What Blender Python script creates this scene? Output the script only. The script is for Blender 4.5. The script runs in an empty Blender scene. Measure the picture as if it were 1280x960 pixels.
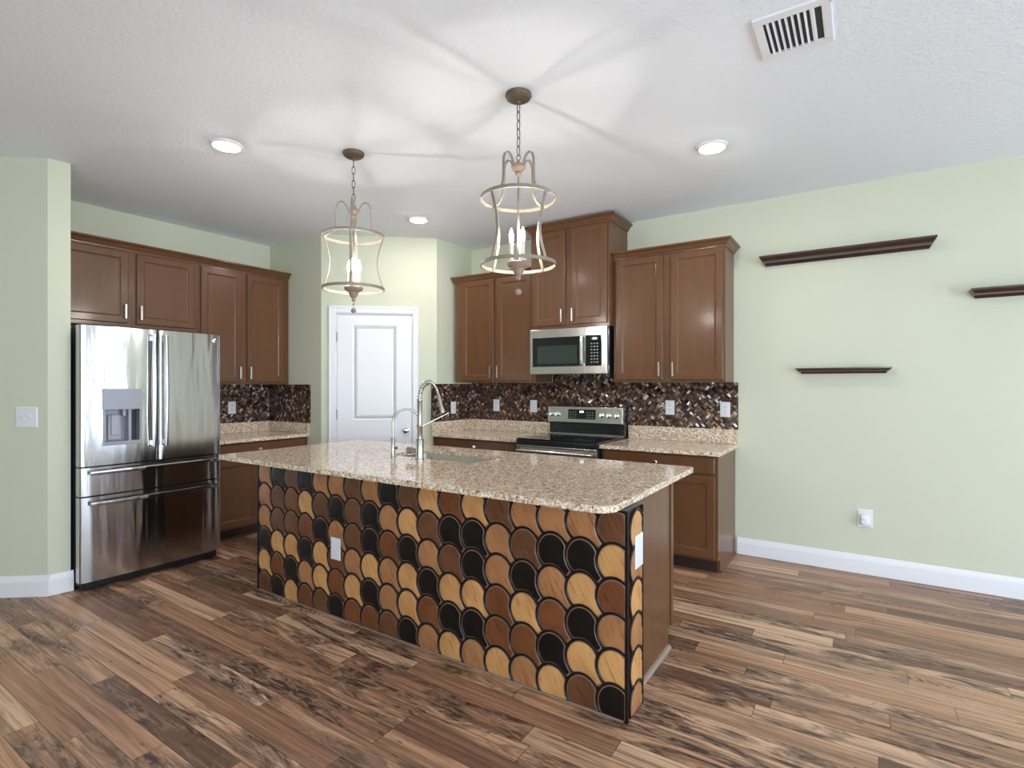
import bpy, bmesh, math, random
from mathutils import Vector, Matrix
R = random.Random(7)
C = bpy.context.scene.collection
S = bpy.context.scene

# ------------------------------------------------------------------ camera, world, exposure
cam = bpy.data.objects.new('camera', bpy.data.cameras.new('camera'))
C.objects.link(cam)
cam.location = (0, 0, 1.3659)
cam.rotation_euler = (math.pi / 2, 0, 0.5809)
cam.data.sensor_width = 36
cam.data.lens = 666.86 / 1280 * 36
cam.data.shift_y = 1.12 / 1280
cam.data.clip_start = 0.02
S.camera = cam
S.view_settings.view_transform = 'Standard'
S.view_settings.look = 'None'
S.view_settings.gamma = 1
S.view_settings.use_curve_mapping = False
S.view_settings.exposure = 0.18
S.cycles.use_denoising = True
S.cycles.sample_clamp_indirect = 6
S.cycles.max_bounces = 10
S.cycles.diffuse_bounces = 6
S.cycles.glossy_bounces = 5

SKY = 10.4         # daylight radiance outside the windows
BULB = 390.0      # candle bulbs of the pendants
CAN = 160.0        # recessed ceiling lights
world = bpy.data.worlds.new('daylight')
S.world = world
world.use_nodes = True
bg = world.node_tree.nodes['Background']
bg.inputs[0].default_value = (0.72, 0.86, 1.0, 1)
bg.inputs[1].default_value = SKY

H = 2.8314          # ceiling height
BY = 4.6186         # back wall
AX = -5.2498        # left wall
RX, FY = 4.3, -3.6  # unseen right wall and wall behind the camera


def portal(loc, rot, sx, sy):
    d = bpy.data.lights.new('window_portal', 'AREA')
    d.shape = 'RECTANGLE'; d.size = sx; d.size_y = sy
    d.cycles.is_portal = True
    o = bpy.data.objects.new('window_portal', d)
    o.location = loc; o.rotation_euler = rot
    C.objects.link(o)


WIN_R = [(-2.6, -0.7, 0.05, 2.2), (0.2, 2.5, 0.05, 2.2), (2.95, 4.35, 0.05, 2.2)]   # y0,y1,z0,z1 on the right wall
FILL_WIN_F = [(0.2, 2.8, 0.05, 2.2)]                        # x0,x1,z0,z1 of an unseen window added behind the camera for fill
for (a, b, c, d) in WIN_R:
    portal((RX + .02, (a + b) / 2, (c + d) / 2), (0, math.pi / 2, 0), d - c, b - a)
for (a, b, c, d) in FILL_WIN_F:
    portal(((a + b) / 2, FY - .02, (c + d) / 2), (math.pi / 2, 0, 0), b - a, d - c)


# ------------------------------------------------------------------ material helpers
class NT:
    def __init__(s, name):
        s.m = bpy.data.materials.new(name); s.m.use_nodes = True
        s.t = s.m.node_tree; s.p = s.t.nodes['Principled BSDF']; s._pos = None

    def n(s, kind, **kw):
        o = s.t.nodes.new(kind)
        for k, v in kw.items(): setattr(o, k, v)
        return o

    def put(s, sock, v):
        if hasattr(v, 'node') or isinstance(v, bpy.types.NodeSocket): s.t.links.new(v, sock)
        else: sock.default_value = v

    def set(s, **kw):
        for k, v in kw.items():
            nm = k.replace('_', ' ')
            key = [x for x in s.p.inputs.keys() if x.lower() == nm.lower()][0]
            if isinstance(v, tuple) and len(v) == 3: v = (*v, 1)
            s.put(s.p.inputs[key], v)
        return s

    def math(s, op, a, b=None, c=None):
        o = s.n('ShaderNodeMath', operation=op)
        s.put(o.inputs[0], a)
        if b is not None: s.put(o.inputs[1], b)
        if c is not None: s.put(o.inputs[2], c)
        return o.outputs[0]

    def pos(s):
        if s._pos is None:
            s._pos = s.n('ShaderNodeNewGeometry').outputs['Position']
        return s._pos

    def obj(s):
        return s.n('ShaderNodeTexCoord').outputs['Object']

    def xyz(s, v):
        o = s.n('ShaderNodeSeparateXYZ'); s.put(o.inputs[0], v)
        return o.outputs[0], o.outputs[1], o.outputs[2]

    def vec(s, x=0., y=0., z=0.):
        o = s.n('ShaderNodeCombineXYZ')
        for i, v in enumerate((x, y, z)): s.put(o.inputs[i], v)
        return o.outputs[0]

    def scale(s, v, sc):
        o = s.n('ShaderNodeVectorMath', operation='MULTIPLY'); s.put(o.inputs[0], v); s.put(o.inputs[1], sc)
        return o.outputs[0]

    def add(s, a, b):
        o = s.n('ShaderNodeVectorMath', operation='ADD'); s.put(o.inputs[0], a); s.put(o.inputs[1], b)
        return o.outputs[0]

    def noise(s, v, scale=5., detail=4., rough=.55, dist=0., out=0):
        o = s.n('ShaderNodeTexNoise')
        s.put(o.inputs['Vector'], v); o.inputs['Scale'].default_value = scale
        o.inputs['Detail'].default_value = detail; o.inputs['Roughness'].default_value = rough
        o.inputs['Distortion'].default_value = dist
        return o.outputs[out]

    def voro(s, v, scale, feature='F1', out='Distance'):
        o = s.n('ShaderNodeTexVoronoi', feature=feature)
        s.put(o.inputs['Vector'], v); o.inputs['Scale'].default_value = scale
        return o.outputs[out]

    def white(s, v, dims='3D', out='Value'):
        o = s.n('ShaderNodeTexWhiteNoise', noise_dimensions=dims)
        s.put(o.inputs['W' if dims == '1D' else 'Vector'], v)
        return o.outputs[out]

    def ramp(s, f, stops, interp='LINEAR'):
        o = s.n('ShaderNodeValToRGB'); o.color_ramp.interpolation = interp
        el = o.color_ramp.elements
        while len(el) < len(stops): el.new(0.5)
        for e, (p, c) in zip(el, stops):
            e.position = p; e.color = (*c, 1) if not isinstance(c, (int, float)) else (c, c, c, 1)
        s.put(o.inputs[0], f)
        return o.outputs[0]

    def mix(s, f, a, b, blend='MIX'):
        o = s.n('ShaderNodeMix', data_type='RGBA', blend_type=blend)
        s.put(o.inputs[0], f)
        for i, v in ((6, a), (7, b)):
            if isinstance(v, tuple) and len(v) == 3: v = (*v, 1)
            s.put(o.inputs[i], v)
        return o.outputs[2]

    def bump(s, h, strength=.2, dist=.01, normal=None):
        o = s.n('ShaderNodeBump')
        o.inputs['Strength'].default_value = strength; o.inputs['Distance'].default_value = dist
        s.put(o.inputs['Height'], h)
        if normal is not None: s.put(o.inputs['Normal'], normal)
        s.put(s.p.inputs['Normal'], o.outputs[0])
        return o.outputs[0]


def plain(name, col, rough=.5, metal=0., **kw):
    return NT(name).set(base_color=col, roughness=rough, metallic=metal, **kw).m


def lin(r, g, b):
    f = lambda c: (c / 255 / 12.92) if c / 255 <= .04045 else ((c / 255 + .055) / 1.055) ** 2.4
    return (f(r), f(g), f(b))


def mat_wall():
    t = NT('sage_wall_paint')
    n = t.noise(t.pos(), 2.2, 2)
    t.set(base_color=t.mix(n, lin(204, 206, 185), lin(208, 210, 189)), roughness=.72)
    t.bump(t.noise(t.pos(), 90, 3), .06, .004)
    return t.m


def mat_ceiling():
    t = NT('ceiling_texture')
    t.set(base_color=lin(236, 240, 246), roughness=.9)
    a = t.noise(t.pos(), 42, 3, .5)
    t.bump(t.ramp(a, [(.46, 0.), (.6, 1.)]), .22, .006)
    return t.m


def mat_floor():
    t = NT('rustic_plank_floor')
    x, y, z = t.xyz(t.pos())
    W, L = .108, 1.05
    yr = t.math('DIVIDE', y, W)
    row = t.math('FLOOR', yr)
    rr = t.white(row, '1D')
    xs = t.math('ADD', t.math('DIVIDE', x, L), t.math('MULTIPLY', rr, 9.37))
    col = t.math('FLOOR', xs)
    idv = t.vec(row, col, 0.)
    v1 = t.white(idv, '2D')
    idc = t.white(t.vec(col, row, 3.), '3D', 'Color')
    r2, r3, r4 = t.xyz(t.white(t.vec(row, col, 7.), '3D', 'Color'))
    base = t.ramp(v1, [(0., lin(104, 74, 58)), (.16, lin(140, 100, 78)), (.36, lin(172, 127, 98)), (.62, lin(194, 149, 116)),
                       (.84, lin(208, 165, 132)), (1., lin(218, 180, 148))])
    off = t.scale(idc, (17., 13., 9.))
    fy = t.math('FRACT', yr); fx = t.math('FRACT', xs)
    # long streaks of the grain
    g1 = t.noise(t.add(t.scale(t.pos(), (1.1, 44., 1.)), off), 1., 7, .66, .5)
    g0 = t.noise(t.add(t.scale(t.pos(), (.8, 15., 1.)), off), 1., 4, .6, .4)
    base = t.mix(t.ramp(g1, [(.30, .85), (.50, 0.)]), base, lin(84, 55, 41))
    base = t.mix(t.ramp(g1, [(.54, 0.), (.78, .6)]), base, lin(226, 192, 166))
    base = t.mix(t.ramp(g0, [(.36, .6), (.50, 0.)]), base, lin(98, 68, 52))
    g4 = t.noise(t.add(t.scale(t.pos(), (2.4, 130., 1.)), off), 1., 4, .7, .3)
    base = t.mix(t.ramp(g4, [(.34, .6), (.48, 0.)]), base, lin(92, 62, 47))
    # weathered grey-brown stretches within single planks
    g2 = t.noise(t.add(t.scale(t.pos(), (1.9, 9., 1.)), off), 1., 6, .68, 1.4)
    wear = t.math('MULTIPLY', t.ramp(g2, [(.44, 0.), (.58, 1.)]), t.ramp(r2, [(.25, 0.), (.65, .96)]))
    base = t.mix(wear, base, lin(62, 43, 35))
    g3 = t.noise(t.add(t.scale(t.pos(), (9., 40., 1.)), off), 1., 5, .7, .8)
    base = t.mix(t.math('MULTIPLY', wear, t.ramp(g3, [(.45, 0.), (.62, .8)])), base, lin(176, 140, 116))
    # saw-tooth figure along some plank edges
    ph = t.math('SINE', t.math('ADD', t.math('ADD', t.math('MULTIPLY', x, 150.), t.math('MULTIPLY', fy, 13.)), t.math('MULTIPLY', t.noise(t.scale(t.pos(), (7., 30., 1.)), 1., 3), 16.)))
    band = t.math('MULTIPLY', t.ramp(fy, [(.52, 0.), (.64, 1.), (.84, 1.), (.95, 0.)]), t.ramp(r3, [(.82, 0.), (.88, 1.)]))
    band = t.math('MULTIPLY', band, t.ramp(t.noise(t.add(t.scale(t.pos(), (1.7, 1., 1.)), off), 1., 2), [(.46, 0.), (.54, .85)]))
    base = t.mix(t.math('MULTIPLY', band, t.ramp(ph, [(.1, 0.), (.75, 1.)])), base, lin(70, 48, 38))
    # knots
    k = t.voro(t.add(t.scale(t.pos(), (4., 11., 1.)), off), 1.)
    base = t.mix(t.ramp(k, [(.03, .8), (.09, 0.)]), base, lin(70, 46, 36))
    ey = t.math('MINIMUM', fy, t.math('SUBTRACT', 1., fy))
    ex = t.math('MULTIPLY', t.math('MINIMUM', fx, t.math('SUBTRACT', 1., fx)), L / W)
    gap = t.ramp(t.math('MINIMUM', ey, ex), [(.008, .7), (.022, 0.)])
    base = t.mix(gap, base, lin(66, 46, 38))
    t.set(base_color=base, roughness=t.math('ADD', .30, t.math('MULTIPLY', g1, .22)), specular_ior_level=.5)
    t.bump(t.math('SUBTRACT', g1, t.math('MULTIPLY', gap, .8)), .12, .003)
    return t.m


def mat_cabinet(name='espresso_cabinet_wood', c0=(88, 57, 35), c1=(120, 82, 52)):
    t = NT(name)
    n = t.noise(t.scale(t.pos(), (14., 14., 1.1)), 1.6, 5, .6, .3)
    m = t.noise(t.pos(), 2.3, 2)
    c = t.mix(n, lin(*c0), lin(*c1))
    t.set(base_color=t.mix(t.math('MULTIPLY', m, .35), c, lin(82, 48, 30)), roughness=.34, specular_ior_level=.4, coat_weight=.2, coat_roughness=.14)
    return t.m


def mat_granite():
    t = NT('speckled_granite')
    p = t.add(t.pos(), t.scale(t.noise(t.pos(), 60, 2, .5, 0., 1), (.012, .012, .012)))
    a = t.xyz(t.voro(p, 84, out='Color'))[0]
    b = t.xyz(t.voro(t.add(p, (3.1, 1.7, .4)), 120, out='Color'))[1]
    e = t.xyz(t.voro(t.add(p, (7.3, 2.9, 5.4)), 190, out='Color'))[2]
    c = t.ramp(a, [(0., lin(202, 174, 144)), (.2, lin(220, 194, 164)), (.45, lin(233, 212, 186)), (.70, lin(241, 226, 205)), (.88, lin(247, 240, 228))], 'CONSTANT')
    c = t.mix(t.ramp(b, [(.86, 0.), (.88, .8)]), c, lin(146, 112, 86))
    c = t.mix(t.ramp(e, [(.93, 0.), (.94, .9)]), c, lin(62, 50, 45))
    c = t.mix(t.ramp(b, [(.06, .8), (.10, 0.)]), c, lin(176, 170, 166))
    t.set(base_color=c, roughness=.07, specular_ior_level=.55)
    return t.m


def mat_mosaic(axis):
    """small diagonal basket-weave chips of brown glass and shell; axis is the horizontal axis of the wall"""
    t = NT('brown_glass_mosaic_' + axis)
    x, y, z = t.xyz(t.pos())
    u = x if axis == 'x' else y
    s = .034
    p = t.math('DIVIDE', t.math('ADD', u, z), s * 1.4142)
    q = t.math('DIVIDE', t.math('SUBTRACT', u, z), s * 1.4142)
    cp, cq = t.math('FLOOR', p), t.math('FLOOR', q)
    fp, fq = t.math('FRACT', p), t.math('FRACT', q)
    odd = t.math('MODULO', t.math('ABSOLUTE', t.math('ADD', cp, cq)), 2.)
    st = t.math('ADD', t.math('MULTIPLY', odd, fp), t.math('MULTIPLY', t.math('SUBTRACT', 1., odd), fq))
    st3 = t.math('MULTIPLY', st, 2.)
    sid = t.math('FLOOR', st3); sf = t.math('FRACT', st3)
    idv = t.vec(cp, cq, sid)
    v = t.white(idv, '3D'); vc = t.white(t.add(idv, (11.3, 4.7, 2.2)), '3D', 'Color')
    c = t.ramp(v, [(0., lin(36, 21, 17)), (.24, lin(66, 40, 30)), (.48, lin(100, 66, 50)), (.70, lin(132, 98, 78)), (.87, lin(172, 144, 122)), (.96, lin(220, 200, 180))], 'CONSTANT')
    n1 = t.noise(t.pos(), 60, 3)
    c = t.mix(t.math('MULTIPLY', n1, .5), c, lin(48, 30, 24))
    e = t.math('MINIMUM', sf, t.math('SUBTRACT', 1., sf))
    e = t.math('MINIMUM', e, t.math('MINIMUM', t.math('MINIMUM', fp, t.math('SUBTRACT', 1., fp)), t.math('MINIMUM', fq, t.math('SUBTRACT', 1., fq))))
    g = t.ramp(e, [(.03, 1.), (.07, 0.)])
    c = t.mix(g, c, lin(26, 18, 16))
    t.set(base_color=c, roughness=.16, specular_ior_level=.8)
    off = t.n('ShaderNodeVectorMath', operation='SUBTRACT'); t.put(off.inputs[0], vc); off.inputs[1].default_value = (.5, .5, .5)
    nn = t.add(t.n('ShaderNodeNewGeometry').outputs['Normal'], t.scale(off.outputs[0], (.55, .55, .55)))
    nz = t.n('ShaderNodeVectorMath', operation='NORMALIZE'); t.put(nz.inputs[0], nn)
    t.put(t.p.inputs['Normal'], nz.outputs[0])
    return t.m


def mat_steel(name='brushed_stainless', col=(.60, .59, .575), rough=.24, wavy=0., rot=.25):
    t = NT(name)
    t.set(base_color=(*col, 1), metallic=1., roughness=rough, anisotropic=.75, anisotropic_rotation=rot)
    tg = t.n('ShaderNodeTangent', direction_type='RADIAL', axis='Z')
    t.put(t.p.inputs['Tangent'], tg.outputs[0])
    if wavy:
        t.bump(t.noise(t.scale(t.pos(), (6., 6., .7)), 1., 2.5, .5), wavy, .05)
    return t.m


def mat_tile(name, c0, c1, dark):
    t = NT(name)
    x, y, z = t.xyz(t.pos())
    w = t.vec(t.math('ADD', t.math('ADD', x, y), t.math('MULTIPLY', z, .55)), z, 0.)
    n = t.noise(t.scale(w, (70., 9., 1.)), 1., 5, .6, .9)
    b = t.noise(t.pos(), 6.9, 1.)
    c = t.mix(n, lin(*c0), lin(*c1))
    c = t.mix(t.ramp(n, [(.54, 0.), (.70, .8)]), c, lin(*dark))
    c = t.mix(t.ramp(b, [(.4, 0.), (.7, .35)]), c, lin(*dark))
    t.set(base_color=c, roughness=.3, specular_ior_level=.35)
    t.bump(n, .10, .002)
    return t.m


M = {}
M['wall'] = mat_wall(); M['ceiling'] = mat_ceiling(); M['floor'] = mat_floor()
M['cab'] = mat_cabinet()
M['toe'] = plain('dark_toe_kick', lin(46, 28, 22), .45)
M['granite'] = mat_granite()
M['mosx'] = mat_mosaic('x'); M['mosy'] = mat_mosaic('y')
M['steel'] = mat_steel()
M['fridge'] = mat_steel('fridge_stainless', (.56, .555, .56), .15, .22)
M['nickel'] = plain('brushed_nickel', (.68, .65, .60), .25, 1.)
M['chrome'] = plain('polished_nickel', (.74, .73, .71), .14, 1.)
M['faucet'] = plain('satin_faucet_steel', (.46, .44, .415), .26, 1.)
M['blackglass'] = plain('black_glass', (.006, .008, .009), .05)
M['mwglass'] = plain('reflection_tinted_glass', (.030, .042, .040), .07)  # mesh window glass, lighter teal with the room's reflection mixed into the colour
M['black'] = plain('black_enamel', (.012, .012, .013), .3)
M['darkgrey'] = plain('dark_grey_cabinet_steel', (.035, .037, .045), .4)
M['white'] = plain('white_trim_paint', lin(232, 232, 236), .35)
M['plate'] = plain('white_plastic', lin(226, 226, 230), .3)
M['slot'] = plain('dark_slot', (.03, .03, .03), .6)
M['grey'] = plain('grey_plastic', lin(168, 170, 178), .35)
M['silver'] = plain('satin_silver_plastic', lin(150, 152, 162), .38, .25)
M['shelf'] = plain('espresso_shelf_lacquer', lin(56, 33, 31), .16, specular_ior_level=.8)
M['bronze'] = plain('weathered_bronze', lin(104, 88, 74), .5, .35)
M['taupe'] = plain('weathered_taupe_metal', lin(140, 128, 114), .5, .15)
M['wooden'] = plain('washed_wood', lin(150, 130, 114), .6)
M['candle'] = plain('ivory_candle_sleeve', lin(228, 218, 200), .5)
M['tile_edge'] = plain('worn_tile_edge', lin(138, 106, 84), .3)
M['rim'] = NT('dark_bronze_glaze').set(base_color=lin(32, 21, 19), roughness=.32, specular_ior_level=.25).m
M['tileL'] = mat_tile('honey_wood_tile', (216, 166, 108), (198, 144, 88), (152, 96, 52))
M['tileT'] = mat_tile('tan_wood_tile', (184, 132, 90), (164, 110, 70), (112, 68, 40))
M['tileM'] = mat_tile('chestnut_wood_tile', (132, 80, 48), (110, 62, 36), (68, 36, 20))
M['tileW'] = mat_tile('walnut_wood_tile', (120, 80, 54), (98, 60, 38), (62, 36, 24))
M['tileD'] = mat_tile('ebony_wood_tile', (24, 21, 20), (15, 13, 13), (8, 7, 7))


def emit(name, col, st):
    return NT(name).set(base_color=(.8, .8, .8, 1), emission_color=(*col, 1), emission_strength=st).m


M['bulb'] = emit('lit_bulb', (1., .95, .88), BULB)
M['can'] = emit('lit_downlight', (1., .95, .88), CAN)
M['digit'] = emit('lit_digits', (.75, .9, 1.), 3.)


# ------------------------------------------------------------------ mesh helpers
class B:
    """collects shapes in world coordinates and links them as ONE mesh object"""
    def __init__(s, xf=None):
        s.bm = bmesh.new(); s.xf = xf; s.mi = 0

    def _v(s, p): return s.bm.verts.new(p)

    def _f(s, vs):
        try: f = s.bm.faces.new(vs); f.material_index = s.mi; return f
        except ValueError: return None

    def box(s, x0, x1, y0, y1, z0, z1, bev=0., seg=2):
        x0, x1 = sorted((x0, x1)); y0, y1 = sorted((y0, y1)); z0, z1 = sorted((z0, z1))
        v = [s._v((x, y, z)) for z in (z0, z1) for y in (y0, y1) for x in (x0, x1)]
        fs = [s._f([v[i] for i in q]) for q in ((0, 2, 3, 1), (4, 5, 7, 6), (0, 1, 5, 4), (2, 6, 7, 3), (0, 4, 6, 2), (1, 3, 7, 5))]
        if bev > 0:
            es = list({e for f in fs for e in f.edges})
            r = bmesh.ops.bevel(s.bm, geom=es, offset=bev, segments=seg, affect='EDGES', profile=.5)
            for f in r['faces']: f.material_index = s.mi
        return s

    def rings(s, rs, cap0=True, cap1=True, close=True):
        vs = [[s._v(p) for p in r] for r in rs]
        n = len(vs[0])
        for a, b in zip(vs[:-1], vs[1:]):
            for i in range(n if close else n - 1):
                j = (i + 1) % n
                s._f([a[i], a[j], b[j], b[i]])
        if cap0: s._f(vs[0][::-1])
        if cap1: s._f(vs[-1])
        return s

    def panel(s, o, u, v, n, w, h, rg):
        """rectangular pad: rings of (inset, depth) on the frame (u, v, n)"""
        o, u, v, n = Vector(o), Vector(u), Vector(v), Vector(n)
        s.rings([[o + u * a + v * b + n * d for a, b in ((i, i), (w - i, i), (w - i, h - i), (i, h - i))] for i, d in rg])
        return s

    def frustum(s, rg):
        """stack of boxes: rings of (x0,x1,y0,y1,z)"""
        s.rings([[(a, c, z), (b, c, z), (b, d, z), (a, d, z)] for a, b, c, d, z in rg])
        return s

    def lathe(s, prof, o, axis='z', seg=24, caps=True):
        o = Vector(o)
        rs = []
        for r, h in prof:
            ring = []
            for k in range(seg):
                a = 2 * math.pi * k / seg
                c, d = r * math.cos(a), r * math.sin(a)
                ring.append(o + Vector({'z': (c, d, h), 'x': (h, c, d), 'y': (c, h, d)}[axis]))
            rs.append(ring)
        s.rings(rs, caps, caps)
        return s

    def tube(s, pts, r, seg=8, closed=False, flat=None):
        """sweep; flat=(rw, rh, up) makes a strap of that half width/height"""
        pts = [Vector(p) for p in pts]; n = len(pts)
        rs = []; prev = None
        for i, p in enumerate(pts):
            a = pts[(i - 1) % n] if (closed or i > 0) else p
            b = pts[(i + 1) % n] if (closed or i < n - 1) else p
            t = (b - a).normalized()
            if flat:
                up = Vector(flat[2](p)) if callable(flat[2]) else Vector(flat[2])
                side = t.cross(up).normalized(); up2 = side.cross(t).normalized()
            else:
                if prev is None:
                    ref = Vector((0, 0, 1)) if abs(t.z) < .9 else Vector((1, 0, 0))
                    side = t.cross(ref).normalized()
                else:
                    side = (prev - t * prev.dot(t)).normalized()
                up2 = side.cross(t).normalized()
            prev = side
            rr = r[i] if isinstance(r, (list, tuple)) else r
            if flat:
                w, h = flat[0], flat[1]
                rs.append([p + side * w * x + up2 * h * y for x, y in ((-1, -1), (1, -1), (1, 1), (-1, 1))])
            else:
                rs.append([p + side * rr * math.cos(2 * math.pi * k / seg) + up2 * rr * math.sin(2 * math.pi * k / seg) for k in range(seg)])
        if closed: s.rings(rs + [rs[0]], False, False)
        else: s.rings(rs)
        return s

    def prism(s, poly, z0, z1):
        s.rings([[(x, y, z0) for x, y in poly], [(x, y, z1) for x, y in poly]])
        return s

    def sphere(s, o, r, sz=None, seg=16, rings=10):
        sz = sz or r
        s.lathe([(max(1e-4, r * math.sin(math.pi * k / rings)), -sz * math.cos(math.pi * k / rings)) for k in range(rings + 1)], o, 'z', seg)
        return s

    def obj(s, name, mat, parent=None, smooth=None, base=None, bevel=0.):
        bm = s.bm
        if s.xf is not None: bmesh.ops.transform(bm, matrix=s.xf, verts=bm.verts)
        bmesh.ops.remove_doubles(bm, verts=bm.verts, dist=1e-6)
        bmesh.ops.recalc_face_normals(bm, faces=bm.faces)
        org = Vector((0, 0, 0))
        if parent is not None:
            q = parent
            while q is not None: org += q.location; q = q.parent
        elif base is not False:
            xs = [v.co.x for v in bm.verts]; ys = [v.co.y for v in bm.verts]; zs = [v.co.z for v in bm.verts]
            org = Vector(base) if base else Vector(((min(xs) + max(xs)) / 2, (min(ys) + max(ys)) / 2, min(zs)))
        bmesh.ops.translate(bm, vec=-org, verts=bm.verts)
        me = bpy.data.meshes.new(name)
        bm.to_mesh(me); bm.free()
        for m in (mat if isinstance(mat, (list, tuple)) else [mat]): me.materials.append(m)
        o = bpy.data.objects.new(name, me)
        C.objects.link(o)
        if parent is not None: o.parent = parent
        else: o.location = org
        if smooth:
            for p in me.polygons: p.use_smooth = True
            try: me.set_sharp_from_angle(angle=math.radians(smooth))
            except Exception: pass
        if bevel:
            b = o.modifiers.new('bevel', 'BEVEL'); b.width = bevel; b.segments = 2; b.limit_method = 'ANGLE'; b.angle_limit = math.radians(50)
        return o


def thing(name, label, cat, loc, group=None):
    o = bpy.data.objects.new(name, None); C.objects.link(o)
    o.location = loc; o.empty_display_size = .1
    return tag(o, label, cat, group)


def tag(o, label, cat, group=None):
    o['label'] = label; o['category'] = cat
    if group: o['group'] = group
    return o


def struct(o):
    o['kind'] = 'structure'
    return o


def dup(root, loc, label, group=None):
    r = root.copy(); C.objects.link(r); r.location = loc; r['label'] = label
    if group: r['group'] = group
    def kids(a, b):
        for ch in [c for c in bpy.data.objects if c.parent == a]:
            c = ch.copy(); C.objects.link(c); c.parent = b
            kids(ch, c)
    kids(root, r)
    return r


X, Y, Z = Vector((1, 0, 0)), Vector((0, 1, 0)), Vector((0, 0, 1))

# ------------------------------------------------------------------ the setting
C2, C1 = (-4.39, 1.352), (-4.405, 1.237)       # end of the wall stub beside the refrigerator
DIR = Vector((-.225, -.177, 0)).normalized()
C0 = (C1[0] + DIR.x * 1.15, C1[1] + DIR.y * 1.15)
P0, P1 = (-4.40, 3.32), (-3.56, 4.05)          # diagonal pantry door wall
T = .12

struct(B().prism([(-6.3, FY - .2), (RX + .2, FY - .2), (RX + .2, BY + .2), (-6.3, BY + .2)], -.06, 0).obj('floor', M['floor']))
struct(B().prism([(-6.3, FY - .2), (RX + .2, FY - .2), (RX + .2, BY + .2), (-6.3, BY + .2)], H, H + .06).obj('ceiling', M['ceiling']))
struct(B().box(AX - T, RX, BY, BY + T, 0, H).obj('wall_back', M['wall']))
struct(B().box(AX - T, AX, 1.25, BY, 0, H).obj('wall_left', M['wall']))
struct(B().prism([C2, C1, C0, (C0[0] - .08, C0[1] + .12), (-4.56, C2[1]), ], 0, H).box(AX, -4.55, 1.24, 1.352, 0, H).obj('wall_stub_left', M['wall']))
struct(B().box(C0[0] - T, C0[0], FY, C0[1], 0, H).obj('wall_side_left', M['wall']))
struct(B().prism([(AX, 3.32), (P0[0], P0[1]), (P0[0] - .03, P0[1] + T), (AX, 3.32 + T)], 0, H).obj('wall_pantry_left', M['wall']))
struct(B().prism([(P1[0], P1[1]), (P1[0], BY), (P1[0] - T, BY), (P1[0] - T, P1[1] + .02)], 0, H).obj('wall_pantry_right', M['wall']))

ang = math.atan2(P1[1] - P0[1], P1[0] - P0[0])
DM = Matrix.Translation((P0[0], P0[1], 0)) @ Matrix.Rotation(ang, 4, 'Z')   # diagonal frame: x along wall, -y into the room
DL = math.hypot(P1[0] - P0[0], P1[1] - P0[1])
d0, d1, dh = .135, .883, 2.072
w = B(DM)
w.box(0, d0, 0, T, 0, H).box(d1, DL, 0, T, 0, H).box(d0, d1, 0, T, dh, H)
struct(w.obj('wall_pantry_front', M['wall']))

# unseen walls with window openings; the rear opening is added for fill light
def wall_with_openings(name, wins, f):
    b = B()
    edges = sorted(wins)
    a0, a1 = (FY, BY) if f == 'R' else (-5.6, RX)
    put = (lambda a, c, z0, z1: b.box(RX, RX + T, a, c, z0, z1)) if f == 'R' else (lambda a, c, z0, z1: b.box(a, c, FY - T, FY, z0, z1))
    cur = a0
    for (p, q, z0, z1) in edges:
        put(cur, p, 0, H); put(p, q, 0, z0); put(p, q, z1, H); cur = q
    put(cur, a1, 0, H)
    struct(b.obj(name, M['wall']))
wall_with_openings('wall_right', WIN_R, 'R')
wall_with_openings('wall_front', FILL_WIN_F, 'F')
k = 0
for f, wins in (('R', WIN_R), ('F', FILL_WIN_F)):
    for (p, q, z0, z1) in wins:
        k += 1
        b = B()
        put = (lambda a, c, s0, s1: b.box(RX + .02, RX + .07, a, c, s0, s1)) if f == 'R' else (lambda a, c, s0, s1: b.box(a, c, FY - .07, FY - .02, s0, s1))
        m = (p + q) / 2
        ups = [(p, p + .06), (m - .05, m + .05), (q - .06, q)]
        if f == 'R': ups += [(p + .22, p + .30), (p + .46, p + .50), (m + .20, m + .34), (m + .52, m + .57)]  # extra uprights added to streak the refrigerator's reflection of these windows
        for a, c in ups: put(a, c, z0 + .06, z1 - .06)
        put(p, q, z0, z0 + .06); put(p, q, z1 - .06, z1)
        struct(b.obj('window_%d' % k, M['white']))  # the rear one frames the added, unseen fill window


def baseboard(name, a, b, ext0=0., ext1=0.):
    a, b = Vector((*a, 0)), Vector((*b, 0))
    t = (b - a).normalized(); n = Vector((t.y, -t.x, 0))      # room side: to the right of a->b
    a = a - t * ext0; b = b + t * ext1
    prof = [(0.001, 0.002), (.016, 0.002), (.016, .098), (.013, .104), (.013, .110), (.0105, .116), (.0075, .128), (.005, .136), (0.001, .136)]
    m = B()
    m.rings([[p + n * d + Z * z for d, z in prof] for p in (a, b)])
    struct(m.obj(name, M['white']))


baseboard('baseboard_back', (-.845, BY), (RX, BY))
baseboard('baseboard_stub', C1, C2, 0, .014)
baseboard('baseboard_left', C0, C1, 0, .012)
baseboard('baseboard_side', (C0[0], FY), C0)
baseboard('baseboard_right', (RX, BY), (RX, 4.0))

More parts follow.
